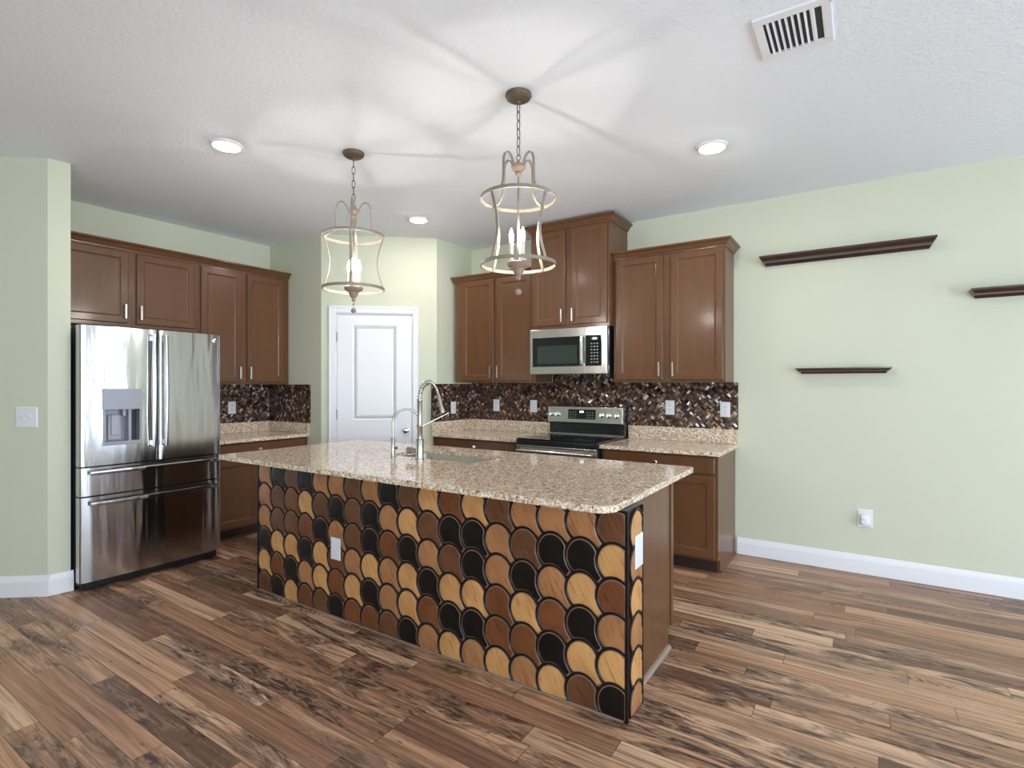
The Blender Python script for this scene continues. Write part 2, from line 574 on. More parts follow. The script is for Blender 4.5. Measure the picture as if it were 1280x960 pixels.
# pantry door, casing, hinges, knob
b = B(DM)
for (i, (x0, x1, z0, z1)) in enumerate(((.073, .139, 0, 2.137), (.879, .934, 0, 2.137), (.139, .879, 2.070, 2.137))):
    b.box(x0, x1, -.016, -.001, z0, z1, .004)
    if i < 2:
        xo = x0 if i == 0 else x1 - .02
        b.box(xo, xo + .02, -.021, -.015, z0, z1, .003)
    else:
        b.box(.073, .934, -.021, -.015, z1 - .02, z1, .003)
b.box(d0 + .001, d0 + .012, .0, .10, 0, dh - .002).box(d1 - .012, d1 - .001, .0, .10, 0, dh - .002).box(d0 + .012, d1 - .012, .0, .10, dh - .014, dh - .002)
struct(b.obj('trim_1', M['white']))
door = struct(B(DM).box(d0 + .015, d1 - .015, .012, .022, .012, dh - .017).box(d0 + .017, d1 - .017, .022, .047, .014, dh - .019).obj('door_1', M['white'], base=DM @ Vector((.5, .03, 0))))
b = B(DM)
dw = d1 - d0 - .03
FR = Vector((d0 + .015, .0125, 0))
# stiles and rails standing proud of two sunk moulded panels
for (x0, x1, z0, z1) in ((0, .145, .012, dh - .017), (dw - .145, dw, .012, dh - .017), (.145, dw - .145, .012, .235), (.145, dw - .145, .815, 1.02), (.145, dw - .145, 1.955, dh - .017)):
    b.box(FR.x + x0, FR.x + x1, .004, .0125, z0, z1)
b.obj('stile_and_rail', M['white'], door)
for z0, z1 in ((.235, .815), (1.02, 1.955)):
    p = B(DM)
    p.panel((FR.x + .145, .0125, z0), (1, 0, 0), (0, 0, 1), (0, -1, 0), dw - .29, z1 - z0, [(0, .0), (0, .0075), (.008, .004), (.016, .0005), (.034, .0005), (.05, .0055)])
    p.obj('door_panel', M['white'], door)
for z in (1.835, 1.078, .26):
    B(DM).box(d0 + .010, d0 + .019, -.006, .006, z - .045, z + .045).lathe([(.0055, z - .047), (.0055, z + .047)], (d0 + .0145, -.008, 0), 'z', 10).obj('hinge', M['grey'], door, 40)
kb = B(DM)
kb.lathe([(.001, .004), (.031, .003), (.031, -.005), (.013, -.010), (.011, -.032), (.024, -.040), (.028, -.052), (.022, -.063), (.001, -.067)], (.810, .0, .914), 'y', 24)
kb.obj('door_knob', M['chrome'], door, 40)

# ------------------------------------------------------------------ cabinets
DOOR_RG = [(0, 0), (0, .015), (.004, .019), (.052, .019), (.055, .0145), (.064, .0105)]
DRAW_RG = [(0, 0), (0, .014), (.006, .019)]


def bar_handle(parent, c, axis, n, L=.115, r=.006):
    """short bar pull: c centre on the door face, axis along the bar, n out of the face"""
    c, a, n = Vector(c), Vector(axis), Vector(n)
    b = B()
    s = a.cross(n)
    def bx(ctr, la, ln, ls):
        b.rings([[ctr + a * la * i + n * ln * j + s * ls * k for j, k in ((-1, -1), (1, -1), (1, 1), (-1, 1))] for i in (-1, 1)])
    bx(c + n * .030, L / 2, .004, .007)
    for e in (-1, 1): bx(c + a * e * (L / 2 - .012) + n * .013, .005, .0135, .005)
    return b.obj('handle', M['nickel'], parent, bevel=.0012)


def knob(parent, c, n):
    n = Vector(n)
    ax = 'x' if abs(n.x) > .5 else 'y'
    sg = n.x if ax == 'x' else n.y
    b = B()
    b.lathe([(.001, 0), (.010, 0), (.006, .004 * sg), (.006, .014 * sg), (.014, .018 * sg), (.016, .025 * sg), (.011, .031 * sg), (.001, .032 * sg)], c, ax, 18)
    return b.obj('knob', M['chrome'], parent, 40)


def cab_door(parent, o, u, n, w, h, handle=None):
    d = B().panel(o, u, Z, n, w, h, DOOR_RG).obj('door', M['cab'], parent)
    if handle:
        hx, hz = handle
        bar_handle(d, Vector(o) + Vector(u) * hx + Z * hz + Vector(n) * .0192, Z, n)
    return d


def drawer(parent, o, u, n, w, h, kn=True):
    d = B().panel(o, u, Z, n, w, h, DRAW_RG).obj('drawer', M['cab'], parent)
    if kn: knob(d, Vector(o) + Vector(u) * (w / 2) + Z * (h / 2) + Vector(n) * .019, n)
    return d


CROWN = [(0, 0), (.008, 0), (.010, .010), (.016, .014), (.030, .036), (.042, .046), (.050, .050), (.050, .062)]


def crown_back(parent, x0, x1, yf, z0, hl=1., hr=1., dz=1.):
    B().frustum([(x0 - o * hl, x1 + o * hr, yf - o, BY - .002, z0 + z * dz) for o, z in CROWN]).obj('crown_molding', M['cab'], parent)


def crown_left(parent, y0, y1, xf, z0, dz=1.):
    B().frustum([(AX + .002, xf + o, y0, y1, z0 + z * dz) for o, z in CROWN]).obj('crown_molding', M['cab'], parent)


UF = 4.29
# back wall, upper right
t = thing('wall_cabinet', 'brown two-door upper cabinet right of the microwave, nearest the shelves', 'cabinet', (-1.32, 4.45, 1.389))
B().box(-1.775, -.872, UF, BY - .002, 1.389, 2.435, .002).obj('cabinet_body', M['cab'], t)
crown_back(t, -1.775, -.872, UF, 2.425, 0, 1)
cab_door(t, (-1.750, UF - .0005, 1.408), X, -Y, .402, 1.012, (.377, .085))
cab_door(t, (-1.287, UF - .0005, 1.408), X, -Y, .402, 1.012, (.025, .085))
# back wall, raised over the microwave
TF = 4.21
t = thing('wall_cabinet', 'tall-set brown cabinet over the microwave, reaching almost to the ceiling', 'cabinet', (-2.18, 4.42, 1.868))
B().box(-2.553, -1.779, TF, BY - .002, 1.868, 2.76, .002).obj('cabinet_body', M['cab'], t)
crown_back(t, -2.553, -1.779, TF, 2.750, 1, 1)
cab_door(t, (-2.530, TF - .0005, 1.896), X, -Y, .336, .845, (.312, .082))
cab_door(t, (-2.135, TF - .0005, 1.896), X, -Y, .336, .845, (.024, .082))
# back wall, upper left
t = thing('wall_cabinet', 'brown two-door upper cabinet left of the microwave, beside the pantry wall', 'cabinet', (-3.05, 4.45, 1.389))
B().box(-3.518, -2.556, UF, BY - .002, 1.389, 2.415, .002).obj('cabinet_body', M['cab'], t)
crown_back(t, -3.518, -2.556, UF, 2.405, .5, 0)
cab_door(t, (-3.418, UF - .0005, 1.408), X, -Y, .395, 1.0, (.370, .085))
cab_door(t, (-2.985, UF - .0005, 1.408), X, -Y, .395, 1.0, (.025, .085))
# left wall
AF = -4.92
t = thing('wall_cabinet', 'short brown upper cabinet directly above the stainless refrigerator', 'cabinet', (-5.08, 1.89, 1.835))
B().box(AX + .002, AF, 1.356, 2.422, 1.828, 2.45, .002).obj('cabinet_body', M['cab'], t)
crown_left(t, 1.356, 2.424, AF, 2.440)
cab_door(t, (AF + .0005, 1.410, 1.858), Y, X, .472, .568, (.444, .09))
cab_door(t, (AF + .0005, 1.940, 1.858), Y, X, .448, .568, (.024, .09))
t = thing('wall_cabinet', 'brown two-door upper cabinet between the refrigerator and the pantry corner', 'cabinet', (-5.08, 2.87, 1.372))
B().box(AX + .002, AF, 2.424, 3.317, 1.372, 2.45, .002).obj('cabinet_body', M['cab'], t)
crown_left(t, 2.4245, 3.317, AF, 2.440)
cab_door(t, (AF + .0005, 2.444, 1.394), Y, X, .368, 1.028, (.344, .085))
cab_door(t, (AF + .0005, 2.868, 1.394), Y, X, .388, 1.028, (.022, .085))

# base cabinets, back wall
BF = 4.0
def toe_shoe(parent, pts):
    m = B()
    m.tube([(*p, .009) for p in pts], .009, 6)
    m.obj('shoe_molding', M['cab'], parent)

t = thing('base_cabinet', 'brown base cabinet right of the range, at the open end of the counter', 'cabinet', (-1.31, 4.3, 0))
b = B(); b.box(-1.758, -.862, BF, BY - .002, .10, .855).box(-1.758, -.862, BF + .07, BY - .002, .001, .10)
b.obj('cabinet_body', M['cab'], t)
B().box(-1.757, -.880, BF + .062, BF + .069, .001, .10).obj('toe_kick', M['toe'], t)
B().rings([[(-.862, y, z), (-.850, y, z), (-.850, y, .008), (-.854, y, .016), (-.862, y, .018)] if False else [(-.8615, y, .001), (-.849, y, .001), (-.851, y, .012), (-.8615, y, .017)] for y in (BF + .075, BY - .02) for z in (0,)]).obj('shoe_molding', M['cab'], t)
drawer(t, (-1.736, BF - .0005, .722), X, -Y, .853, .122)
cab_door(t, (-1.736, BF - .0005, .118), X, -Y, .413, .585)
cab_door(t, (-1.296, BF - .0005, .118), X, -Y, .413, .585)
t = thing('base_cabinet', 'brown base cabinet left of the range, behind the island sink', 'cabinet', (-3.02, 4.3, 0))
b = B(); b.box(-3.557, -2.552, BF, BY - .002, .10, .855).box(-3.557, -2.552, BF + .07, BY - .002, .001, .10)
b.obj('cabinet_body', M['cab'], t)
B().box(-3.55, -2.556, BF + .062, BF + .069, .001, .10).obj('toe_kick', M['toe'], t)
drawer(t, (-3.470, BF - .0005, .722), X, -Y, .885, .122)
cab_door(t, (-3.470, BF - .0005, .118), X, -Y, .43, .585)
cab_door(t, (-3.015, BF - .0005, .118), X, -Y, .43, .585)
# base cabinet, left wall
AB = -4.615
t = thing('base_cabinet', 'brown base cabinet between the refrigerator and the pantry, left of the island', 'cabinet', (-4.93, 2.8, 0))
b = B(); b.box(AX + .002, AB, 2.312, 3.317, .10, .855).box(AX + .002, AB - .07, 2.312, 3.317, .001, .10)
b.obj('cabinet_body', M['cab'], t)
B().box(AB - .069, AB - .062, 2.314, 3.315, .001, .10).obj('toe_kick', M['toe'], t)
B().box(AB - .0615, AB - .050, 2.316, 3.30, .001, .016, .004).obj('shoe_molding', M['cab'], t)
drawer(t, (AB + .0005, 2.345, .722), Y, X, .925, .122)
cab_door(t, (AB + .0005, 2.345, .118), Y, X, .448, .585)
cab_door(t, (AB + .0005, 2.822, .118), Y, X, .448, .585)

# ------------------------------------------------------------------ counters
def slab(b, outer, z0, z1, hole=None):
    bm = b.bm
    es = []
    for lp in ([outer] + ([hole] if hole else [])):
        vs = [bm.verts.new((x, y, z1)) for x, y in lp]
        es += [bm.edges.new((vs[i], vs[(i + 1) % len(vs)])) for i in range(len(vs))]
    r = bmesh.ops.triangle_fill(bm, use_beauty=True, use_dissolve=False, edges=es)
    fs = [g for g in r['geom'] if isinstance(g, bmesh.types.BMFace)]
    e = bmesh.ops.extrude_face_region(bm, geom=fs)
    bmesh.ops.translate(bm, vec=(0, 0, z0 - z1), verts=[g for g in e['geom'] if isinstance(g, bmesh.types.BMVert)])


def rrect(x0, x1, y0, y1, rad, seg=8):
    """rounded rectangle; rad = radii for (x0y0, x1y0, x1y1, x0y1)"""
    out = []
    for (cx, cy, r, a0) in ((x0, y0, rad[0], 180), (x1, y0, rad[1], 270), (x1, y1, rad[2], 0), (x0, y1, rad[3], 90)):
        sx = 1 if cx == x0 else -1; sy = 1 if cy == y0 else -1
        if r <= 0: out.append((cx, cy)); continue
        for k in range(seg + 1):
            a = math.radians(a0 + 90 * k / seg)
            out.append((cx + sx * r + r * math.cos(a), cy + sy * r + r * math.sin(a)))
    return out


CT0, CT1 = .8565, .886
t = thing('countertop', 'speckled granite worktop right of the range with low granite upstand', 'countertop', (-1.3, 4.3, CT0))
b = B(); slab(b, rrect(-1.764, -.842, 3.962, BY - .002, (0, .012, 0, 0)), CT0, CT1)
b.obj('worktop', M['granite'], t, bevel=.003)
B().box(-1.764, -.842, BY - .022, BY - .002, CT1 + .0005, 1.003, .002).obj('upstand', M['granite'], t)
t = thing('countertop', 'speckled granite worktop left of the range, running into the pantry wall', 'countertop', (-3.05, 4.3, CT0))
b = B(); slab(b, rrect(-3.557, -2.545, 3.962, BY - .002, (0, 0, 0, 0)), CT0, CT1)
b.obj('worktop', M['granite'], t, bevel=.003)
B().box(-3.557, -2.545, BY - .022, BY - .002, CT1 + .0005, .998, .002).box(-3.557, -3.537, 3.965, BY - .0225, CT1 + .0005, .998, .002).obj('upstand', M['granite'], t)
t = thing('countertop', 'granite worktop beside the refrigerator, tucked against the dark pantry corner', 'countertop', (-4.9, 2.8, CT0))
b = B(); slab(b, rrect(AX + .002, -4.575, 2.305, 3.317, (0, 0, 0, 0)), CT0, CT1)
b.obj('worktop', M['granite'], t, bevel=.003)
B().box(AX + .002, AX + .022, 2.305, 3.317, CT1 + .0005, .988, .002).box(AX + .0225, -4.578, 3.297, 3.317, CT1 + .0005, .988, .002).obj('upstand', M['granite'], t)

# mosaic backsplashes
t = thing('backsplash', 'brown glass mosaic backsplash behind the range and along the back wall', 'backsplash', (-2.2, 4.6, 1.0))
B().box(-2.5445, -1.7645, BY - .0125, BY - .002, .88, 1.372).box(-1.7645, -.838, BY - .0125, BY - .002, 1.0035, 1.386).box(-3.546, -2.5445, BY - .0125, BY - .002, .9985, 1.386).box(-2.5445, -1.79, BY - .0125, BY - .002, 1.372, 1.84).obj('mosaic_panel', M['mosx'], t)
B().box(-3.5585, -3.5475, 3.965, BY - .0022, .9985, 1.376).obj('mosaic_return', M['mosy'], t)
t = thing('backsplash', 'dark glass mosaic backsplash in the corner beside the refrigerator', 'backsplash', (-5.2, 2.8, 1.0))
B().box(AX + .002, AX + .0125, 2.30, 3.317, .9885, 1.370).obj('mosaic_panel', M['mosy'], t)
B().box(AX + .013, -4.560, 3.3075, 3.3185, .9885, 1.370).obj('mosaic_return', M['mosx'], t)

# ------------------------------------------------------------------ refrigerator
FX0, FXB = -4.265, -4.345
t = thing('refrigerator', 'stainless French-door refrigerator with ice dispenser, left of the island', 'refrigerator', (-4.75, 1.82, 0))
B().box(-5.20, FXB, 1.372, 2.276, .03, 1.755, .006).obj('fridge_body', M['darkgrey'], t)
B().box(-4.9, FXB - .01, 1.40, 2.25, .001, .03).box(FXB, -4.31, 1.385, 2.265, .006, .055).obj('base_grille', M['black'], t)


def bowed(b, y0, y1, z0, z1, cut=None):
    """door skin bowed outwards in plan, rounded at its upright edges, optional rectangular cut for the dispenser"""
    n = 22
    ym, hw = (y0 + y1) / 2, (y1 - y0) / 2
    cy, chw = 1.8245, .46
    def xf(y):
        bow = .016 * (1 - ((y - cy) / chw) ** 2)
        e = min(y - y0, y1 - y); rr = .016
        edge = 0 if e > rr else rr - math.sqrt(max(0, rr * rr - (rr - e) ** 2))
        return FX0 - .012 + bow - edge
    ys = sorted(set([y0, y0 + .002, y0 + .006, y0 + .011, y0 + .016, y1, y1 - .002, y1 - .006, y1 - .011, y1 - .016] + [y0 + .016 + (y1 - y0 - .032) * i / n for i in range(1, n)] + ([cut[0], cut[1]] if cut else [])))
    zs = [z0, z1] if not cut else [z0, cut[2], cut[3], z1]
    bm = b.bm
    g = [[bm.verts.new((xf(y), y, z)) for y in ys] for z in zs]
    h = [[bm.verts.new((FXB + .003, y, z)) for y in (y0, y1)] for z in (z0, z1)]
    for j in range(len(zs) - 1):
        for i in range(len(ys) - 1):
            ymid = (ys[i] + ys[i + 1]) / 2
            if cut and j == 1 and cut[0] < ymid < cut[1]: continue
            b._f([g[j][i], g[j][i + 1], g[j + 1][i + 1], g[j + 1][i]])
    b._f([h[0][0], h[0][1]] + g[0][::-1]); b._f([h[1][1], h[1][0]] + g[-1])
    b._f([h[0][0]] + [r[0] for r in g] + [h[1][0]])
    b._f([h[0][1], h[1][1]] + [r[-1] for r in g][::-1])
    return xf


def strap_handle(parent, p0, p1, n, wdt=.016, arch=.045):
    """long slightly arched pull with two end feet"""
    p0, p1, n = Vector(p0), Vector(p1), Vector(n)
    t_ = (p1 - p0).normalized(); s = t_.cross(n)
    b = B()
    pts = []
    for k in range(17):
        f = k / 16
        pts.append(p0.lerp(p1, f) + n * (arch * .78 + arch * .30 * math.sin(math.pi * f)))
    b.rings([[p + s * wdt * .5 * i * 2 + n * j for i, j in ((-.5, -.006), (.5, -.006), (.42, .005), (.2, .008), (-.2, .008), (-.42, .005))] for p in pts])
    for e in (p0 + t_ * .028, p1 - t_ * .028):
        b.rings([[e + n * d + s * i * wdt * .36 + t_ * j * .018 for i, j in ((-1, -1), (1, -1), (1, 1), (-1, 1))] for d in (.0, arch * .8)])
    return b.obj('handle', M['fridge'], parent, 30, bevel=.001)


DZ = (.826, 1.762)
cut = (1.490, 1.716, .958, 1.336)
b = B(); xl = bowed(b, 1.365, 1.8215, *DZ, cut)
ld = b.obj('door', M['fridge'], t, 35)
strap_handle(ld, (xl(1.786) - .001, 1.786, .925), (xl(1.786) - .001, 1.786, 1.728), X, .026)
b = B(); xr = bowed(b, 1.8275, 2.283, *DZ)
rd = b.obj('door', M['fridge'], t, 35)
strap_handle(rd, (xr(1.864) - .001, 1.864, .925), (xr(1.864) - .001, 1.864, 1.728), X, .026)
# round maker's badge, top right
yb, zb = 2.232, 1.712
B().lathe([(.001, .0), (.0165, .0), (.0165, .003), (.014, .0042), (.001, .0042)], (xr(yb) + .0003, yb, zb), 'x', 24).obj('badge', M['chrome'], rd, 40)
# dispenser
dx = xl(1.60)
b = B()
b.box(dx - .006, dx + .004, cut[0] - .004, cut[1] + .004, 1.196, cut[3] + .004, .003)
dsp = b.obj('dispenser_panel', M['silver'], ld)
b = B()
cx0 = FXB + .006
b.box(cx0, cx0 + .004, cut[0] + .002, cut[1] - .002, cut[2] + .002, 1.196)
b.box(cx0, dx + .002, cut[0] + .001, cut[0] + .010, cut[2], 1.196).box(cx0, dx + .002, cut[1] - .010, cut[1] - .001, cut[2], 1.196)
b.box(cx0, dx + .004, cut[0] - .003, cut[1] + .003, cut[2] - .003, cut[2] + .022, .002)
b.box(cx0, dx + .002, cut[0] + .148, cut[0] + .164, cut[2] + .022, 1.196)
b.obj('dispenser_recess', M['silver'], dsp)
B().box(cx0 + .004, cx0 + .012, cut[1] - .060, cut[1] - .011, cut[2] + .024, 1.19).obj('dark_bay', M['darkgrey'], dsp)
B().box(cx0 + .005, cx0 + .022, cut[0] + .045, cut[0] + .125, cut[2] + .03, 1.16, .006).box(cx0 + .022, cx0 + .034, cut[0] + .062, cut[0] + .11, 1.02, 1.16, .004).obj('paddle', M['grey'], dsp)
B().lathe([(.012, 0), (.012, .05)], (cx0 + .04, cut[0] + .135, 1.150), 'z', 14).obj('nozzle', M['grey'], dsp, 40)
# drawers
for z0, z1, hz in ((.630, .816, .783), (.060, .620, .577)):
    b = B(); xd = bowed(b, 1.365, 2.283, z0, z1)
    d = b.obj('drawer', M['fridge'], t, 35)
    bb = B()
    pts = [(xd(1.41 + .83 * k / 20) + .040, 1.41 + .83 * k / 20, hz) for k in range(21)]
    bb.rings([[Vector(p) + X * j + Z * i for i, j in ((-.015, -.006), (-.012, .006), (.0, .009), (.012, .006), (.015, -.006))] for p in pts])
    for yy in (1.44, 2.21): bb.box(xd(yy) - .004, xd(yy) + .037, yy - .016, yy + .016, hz - .010, hz + .010)
    bb.obj('handle', M['fridge'], d, 30)

# ------------------------------------------------------------------ microwave
t = thing('microwave', 'stainless over-the-range microwave with black door glass', 'microwave', (-2.19, 4.4, 1.46))
mx0, mx1, mz0, mz1, my = -2.5525, -1.795, 1.463, 1.866, 4.21
B().box(mx0, mx1, my + .022, BY - .014, mz0 + .004, mz1, .003).obj('microwave_body', M['black'], t)
b = B()
for (a, c, z0, z1) in ((mx0, -1.998, mz1 - .074, mz1 - .001), (mx0, -1.998, mz0, mz0 + .066), (mx0, mx0 + .024, mz0 + .066, mz1 - .074), (-2.046, -1.998, mz0 + .066, mz1 - .074)):
    b.box(a, c, my - .018, my + .021, z0, z1)
md = b.obj('door', M['steel'], t, bevel=.002)
wn = B().box(mx0 + .024, -2.046, my - .014, my + .018, mz0 + .066, mz1 - .074).obj('window', M['blackglass'], md)
B().box(mx0 + .075, -2.075, my - .0155, my - .0142, mz0 + .092, mz1 - .15).obj('mesh_screen', M['mwglass'], wn)
b = B(); b.tube([(-2.021, my - .018, mz0 + .075), (-2.021, my - .042, mz0 + .085), (-2.021, my - .046, mz0 + .12), (-2.021, my - .046, mz1 - .12), (-2.021, my - .042, mz1 - .085), (-2.021, my - .018, mz1 - .078)], 0, flat=(.013, .006, (0, -1, 0.01)))
b.obj('handle', M['steel'], md, bevel=.002)
b = B()
for (a, c, z0, z1) in ((-1.997, mx1, mz1 - .074, mz1 - .001), (-1.997, mx1, mz0, mz0 + .066), (-1.846, mx1, mz0 + .066, mz1 - .074)):
    b.box(a, c, my - .018, my + .021, z0, z1)
b.obj('side_frame', M['steel'], t, bevel=.002)
cp = B().box(-1.997, -1.846, my - .016, my + .018, mz0 + .066, mz1 - .074).obj('control_panel', M['blackglass'], t)
B().box(-1.945, -1.877, my - .0175, my - .0162, mz1 - .116, mz1 - .090).obj('display', M['darkgrey'], cp)
b = B()
for xx in (-1.925, -1.912, -1.899): b.box(xx, xx + .008, my - .0185, my - .0176, mz1 - .110, mz1 - .096)
b.obj('digits', M['digit'], cp)
for r_ in range(7):
    for c_ in range(3):
        xx = -1.945 + c_ * .027
        zz = mz1 - .150 - r_ * .0265
        B().box(xx, xx + .014, my - .0172, my - .0162, zz, zz + .008).obj('button', M['grey'], cp)
B().lathe([(.001, 0), (.013, 0), (.013, -.002), (.001, -.0025)], (-2.24, my - .0182, mz1 - .036), 'y', 20).obj('badge', M['chrome'], md, 40)
B().box(mx0 + .06, mx1 - .06, my + .05, my + .11, mz0 - .001, mz0 + .003).obj('vent_grille', M['darkgrey'], t)

# ------------------------------------------------------------------ range
t = thing('range', 'freestanding electric range with black glass cooktop and stainless control panel', 'oven', (-2.155, 4.27, 0))
rx0, rx1 = -2.5405, -1.7695
B().box(rx0, rx1, 3.965, BY - .03, .03, .888).box(rx0 + .03, rx1 - .03, 4.02, 4.5, .001, .03).obj('range_body', M['black'], t)
ct = B().box(rx0, rx1, 3.938, 4.535, .888, .902, .004).obj('cooktop', M['blackglass'], t)
for (x, y, r) in ((-2.36, 4.09, .105), (-1.95, 4.09, .085), (-2.36, 4.37, .075), (-1.95, 4.37, .095)):
    b = B()
    for q in (r, r * .62):
        b.lathe([(q, 0), (q, .0006), (q - .002, .0006), (q - .002, 0)], (x, y, .9022), 'z', 40, False)
    b.obj('burner_ring', M['darkgrey'], ct)
B().box(rx0 + .002, rx1 - .002, 3.936, 3.964, .846, .8875, .003).obj('vent_trim', M['black'], t)
b = B()
b.box(rx0 + .003, rx1 - .003, 3.932, 3.964, .755, .844, .003).box(rx0 + .003, rx1 - .003, 3.932, 3.964, .235, .30, .003).box(rx0 + .003, rx0 + .06, 3.932, 3.964, .30, .755).box(rx1 - .06, rx1 - .003, 3.932, 3.964, .30, .755)
od = b.obj('oven_door', M['steel'], t)
B().box(rx0 + .06, rx1 - .06, 3.935, 3.962, .30, .755).obj('window', M['blackglass'], od)
b = B(); b.tube([(rx0 + .03, 3.892, .80), (rx1 - .03, 3.892, .80)], .013, 14)
for xx in (rx0 + .05, rx1 - .05): b.box(xx - .012, xx + .012, 3.892, 3.934, .79, .81)
b.obj('handle', M['steel'], od, 40)
B().box(rx0 + .003, rx1 - .003, 3.934, 3.964, .05, .228, .003).obj('drawer', M['steel'], t)
b = B()
b.rings([[(x, 4.520, .903), (x, BY - .0145, .903), (x, BY - .0145, 1.166), (x, 4.535, 1.166), (x, 4.524, 1.012)] for x in (rx0 + .012, rx1 - .004)])
bk = b.obj('backguard', M['blackglass'], t)
b = B(); b.rings([[(x, 4.5235, 1.010), (x, 4.531, 1.010), (x, 4.540, 1.172), (x, 4.520, 1.172), (x, 4.497, 1.160), (x, 4.488, 1.016)] for x in (rx0 + .006, rx1 - .006)])
cp = b.obj('control_panel', M['steel'], t, bevel=.002)
B().box(rx0 + .012, rx1 - .004, 4.512, 4.5195, .903, .912).obj('trim_strip', M['steel'], t)
def onp(z): return 4.488 + (z - 1.016) / (1.160 - 1.016) * .009
b = B(); b.rings([[(x, onp(1.048) - .0015, 1.048), (x, onp(1.048) + .004, 1.048), (x, onp(1.138) + .004, 1.138), (x, onp(1.138) - .0015, 1.138)] for x in (-2.315, -2.035)])
ds = b.obj('display', M['blackglass'], cp)
b = B()
for xx in (-2.195, -2.181, -2.167): b.box(xx, xx + .009, onp(1.12) - .003, onp(1.12) - .0018, 1.108, 1.124)
b.obj('digits', M['digit'], ds)
for xx in [-2.300, -2.272, -2.244, -2.122, -2.096, -2.070]:
    for zz in (1.062, 1.085, 1.108):
        B().box(xx, xx + .012, onp(zz) - .003, onp(zz) - .0018, zz, zz + .005).obj('button', M['grey'], ds)
for xx in (-2.495, -2.432, -1.980, -1.912, -1.835):
    kb = B().lathe([(.001, .002), (.024, .002), (.024, -.004), (.019, -.006), (.0175, -.030), (.014, -.033), (.001, -.033)], (xx, onp(1.09), 1.09), 'y', 22).obj('knob', M['chrome'], cp, 40)
    B().box(xx - .003, xx + .003, onp(1.09) - .040, onp(1.09) - .031, 1.074, 1.106, .001).obj('knob_grip', M['nickel'], kb)

# ------------------------------------------------------------------ island
IX0, IX1, IY = -3.381, -.787, 2.055
t = thing('kitchen_island', 'long kitchen island faced with overlapping scale-shaped wood-look tiles', 'island', (-2.1, 2.45, 0))
b = B()
b.box(IX0, IX1 - .006, IY, 2.226, .001, .855)
b.obj('pony_wall', M['rim'], t)
b = B()
b.box(-1.93, -.845, 2.2265, 2.838, .10, .855).box(-1.93, -.845, 2.2265, 2.772, .001, .10)
b.obj('cabinet_body', M['cab'], t)
B().box(-3.36, -2.80, 2.2265, 2.838, .10, .855).box(-3.36, -2.80, 2.2265, 2.772, .001, .10).obj('cabinet_body', M['cab'], t)
B().box(-2.7995, -1.9305, 2.2265, 2.56, .10, .855).obj('sink_front', M['cab'], t)
B().box(-2.7995, -1.9305, 2.561, 2.838, .10, .62).obj('sink_base', M['cab'], t)
B().box(-.8445, -.838, 2.800, 2.838, .101, .853).obj('end_stile', M['cab'], t)
b = B(); b.rings([[(-.8445, y, .001), (-.826, y, .001), (-.828, y, .010), (-.834, y, .017), (-.8445, y, .019)] for y in (2.232, 2.765)])
b.obj('shoe_molding', M['wooden'], t)
for i in range(4):
    x0 = -3.33 + i * .62
    d = B().panel((x0, 2.8385, .12), X, Z, Y, .59, .70, DOOR_RG).obj('door', M['cab'], t)
# --- scale tiles: 18 columns from the right end, 6 rows from the floor
ROWS = ['DLTMLW',   # column 0, bottom row first
        'WLDLDT', 'LDMTDT', 'TMLDWT', 'LMMTTW', 'TDLDDL', 'LDLWDM', 'TMDTWL', 'DLLDLW',
        'WTTMTD', 'MDLDDT', 'MLTWWW', 'DMMTDT', 'WLLDWT', 'MTDMLD', 'LDLWMW', 'DMLWWD', 'WLDTTT']
TW = .1444
EX, EY, ECX, ECY, ET = .54, .58, .03, -.60, .046
TM = {'L': 1, 'T': 2, 'M': 3, 'W': 4, 'D': 5}


def inside(u, v, cx, cy, g): return ((u - cx) / (EX + g)) ** 2 + ((v - cy) / (EY + g)) ** 2 < 1


def scale_tile(b, O, U, N, u0, z0, lim, mi):
    """one scale tile; O panel origin, U along, N out; (u0,z0) dome apex; lim = (umin,umax,zmin,zmax)"""
    l0, l1, l2, l3 = (lim[0] - u0) / TW, (lim[1] - u0) / TW, (lim[2] - z0) / TW, (lim[3] - z0) / TW
    cu = min(max(ECX, l0 + .06), l1 - .06); cv = min(max(ECY, l2 + .06), l3 - .06)
    pts = []
    n = 64
    for k in range(n):
        a = 2 * math.pi * k / n
        ca, sa = math.cos(a), math.sin(a)
        deg = math.degrees(a)
        tail = 275 < deg or deg < 12
        r = 0.02
        while r < 1.2:
            u, v = cu + r * ca, cv + r * sa
            if not (l0 < u < l1 and l2 < v < l3): break
            if not tail and not inside(u, v, ECX, ECY, -ET): break
            if inside(u, v, ECX + 1, ECY, ET) or inside(u, v, ECX, ECY - 1, ET) or inside(u, v, ECX + 1, ECY - 1, ET): break
            r += .006
        pts.append((r * ca, r * sa))
    def ring(sc, d):
        return [O + U * (u0 + TW * (cu + x * sc)) + Z * (z0 + TW * (cv + y * sc)) + N * d for x, y in pts]
    b.mi = mi
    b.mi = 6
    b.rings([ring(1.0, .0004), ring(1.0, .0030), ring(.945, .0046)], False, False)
    b.mi = mi
    b.rings([ring(.945, .0046), ring(.89, .0053), ring(.5, .0060)], False, True)
    b.mi = 0
    # dark raised rim along the dome and the left flank
    run = []
    for k in range(0, 45):
        a = math.radians(244 - k * (244 - 34) / 44)
        u, v = ECX + EX * math.cos(a), ECY + EY * math.sin(a)
        ok = l0 < u < l1 and l2 < v < l3
        if ok: run.append(O + U * (u0 + TW * u) + Z * (z0 + TW * v) + N * .002)
        if (not ok or k == 44) and len(run) > 2:
            b.tube(run, .0064, 7); run = []
        elif not ok: run = []


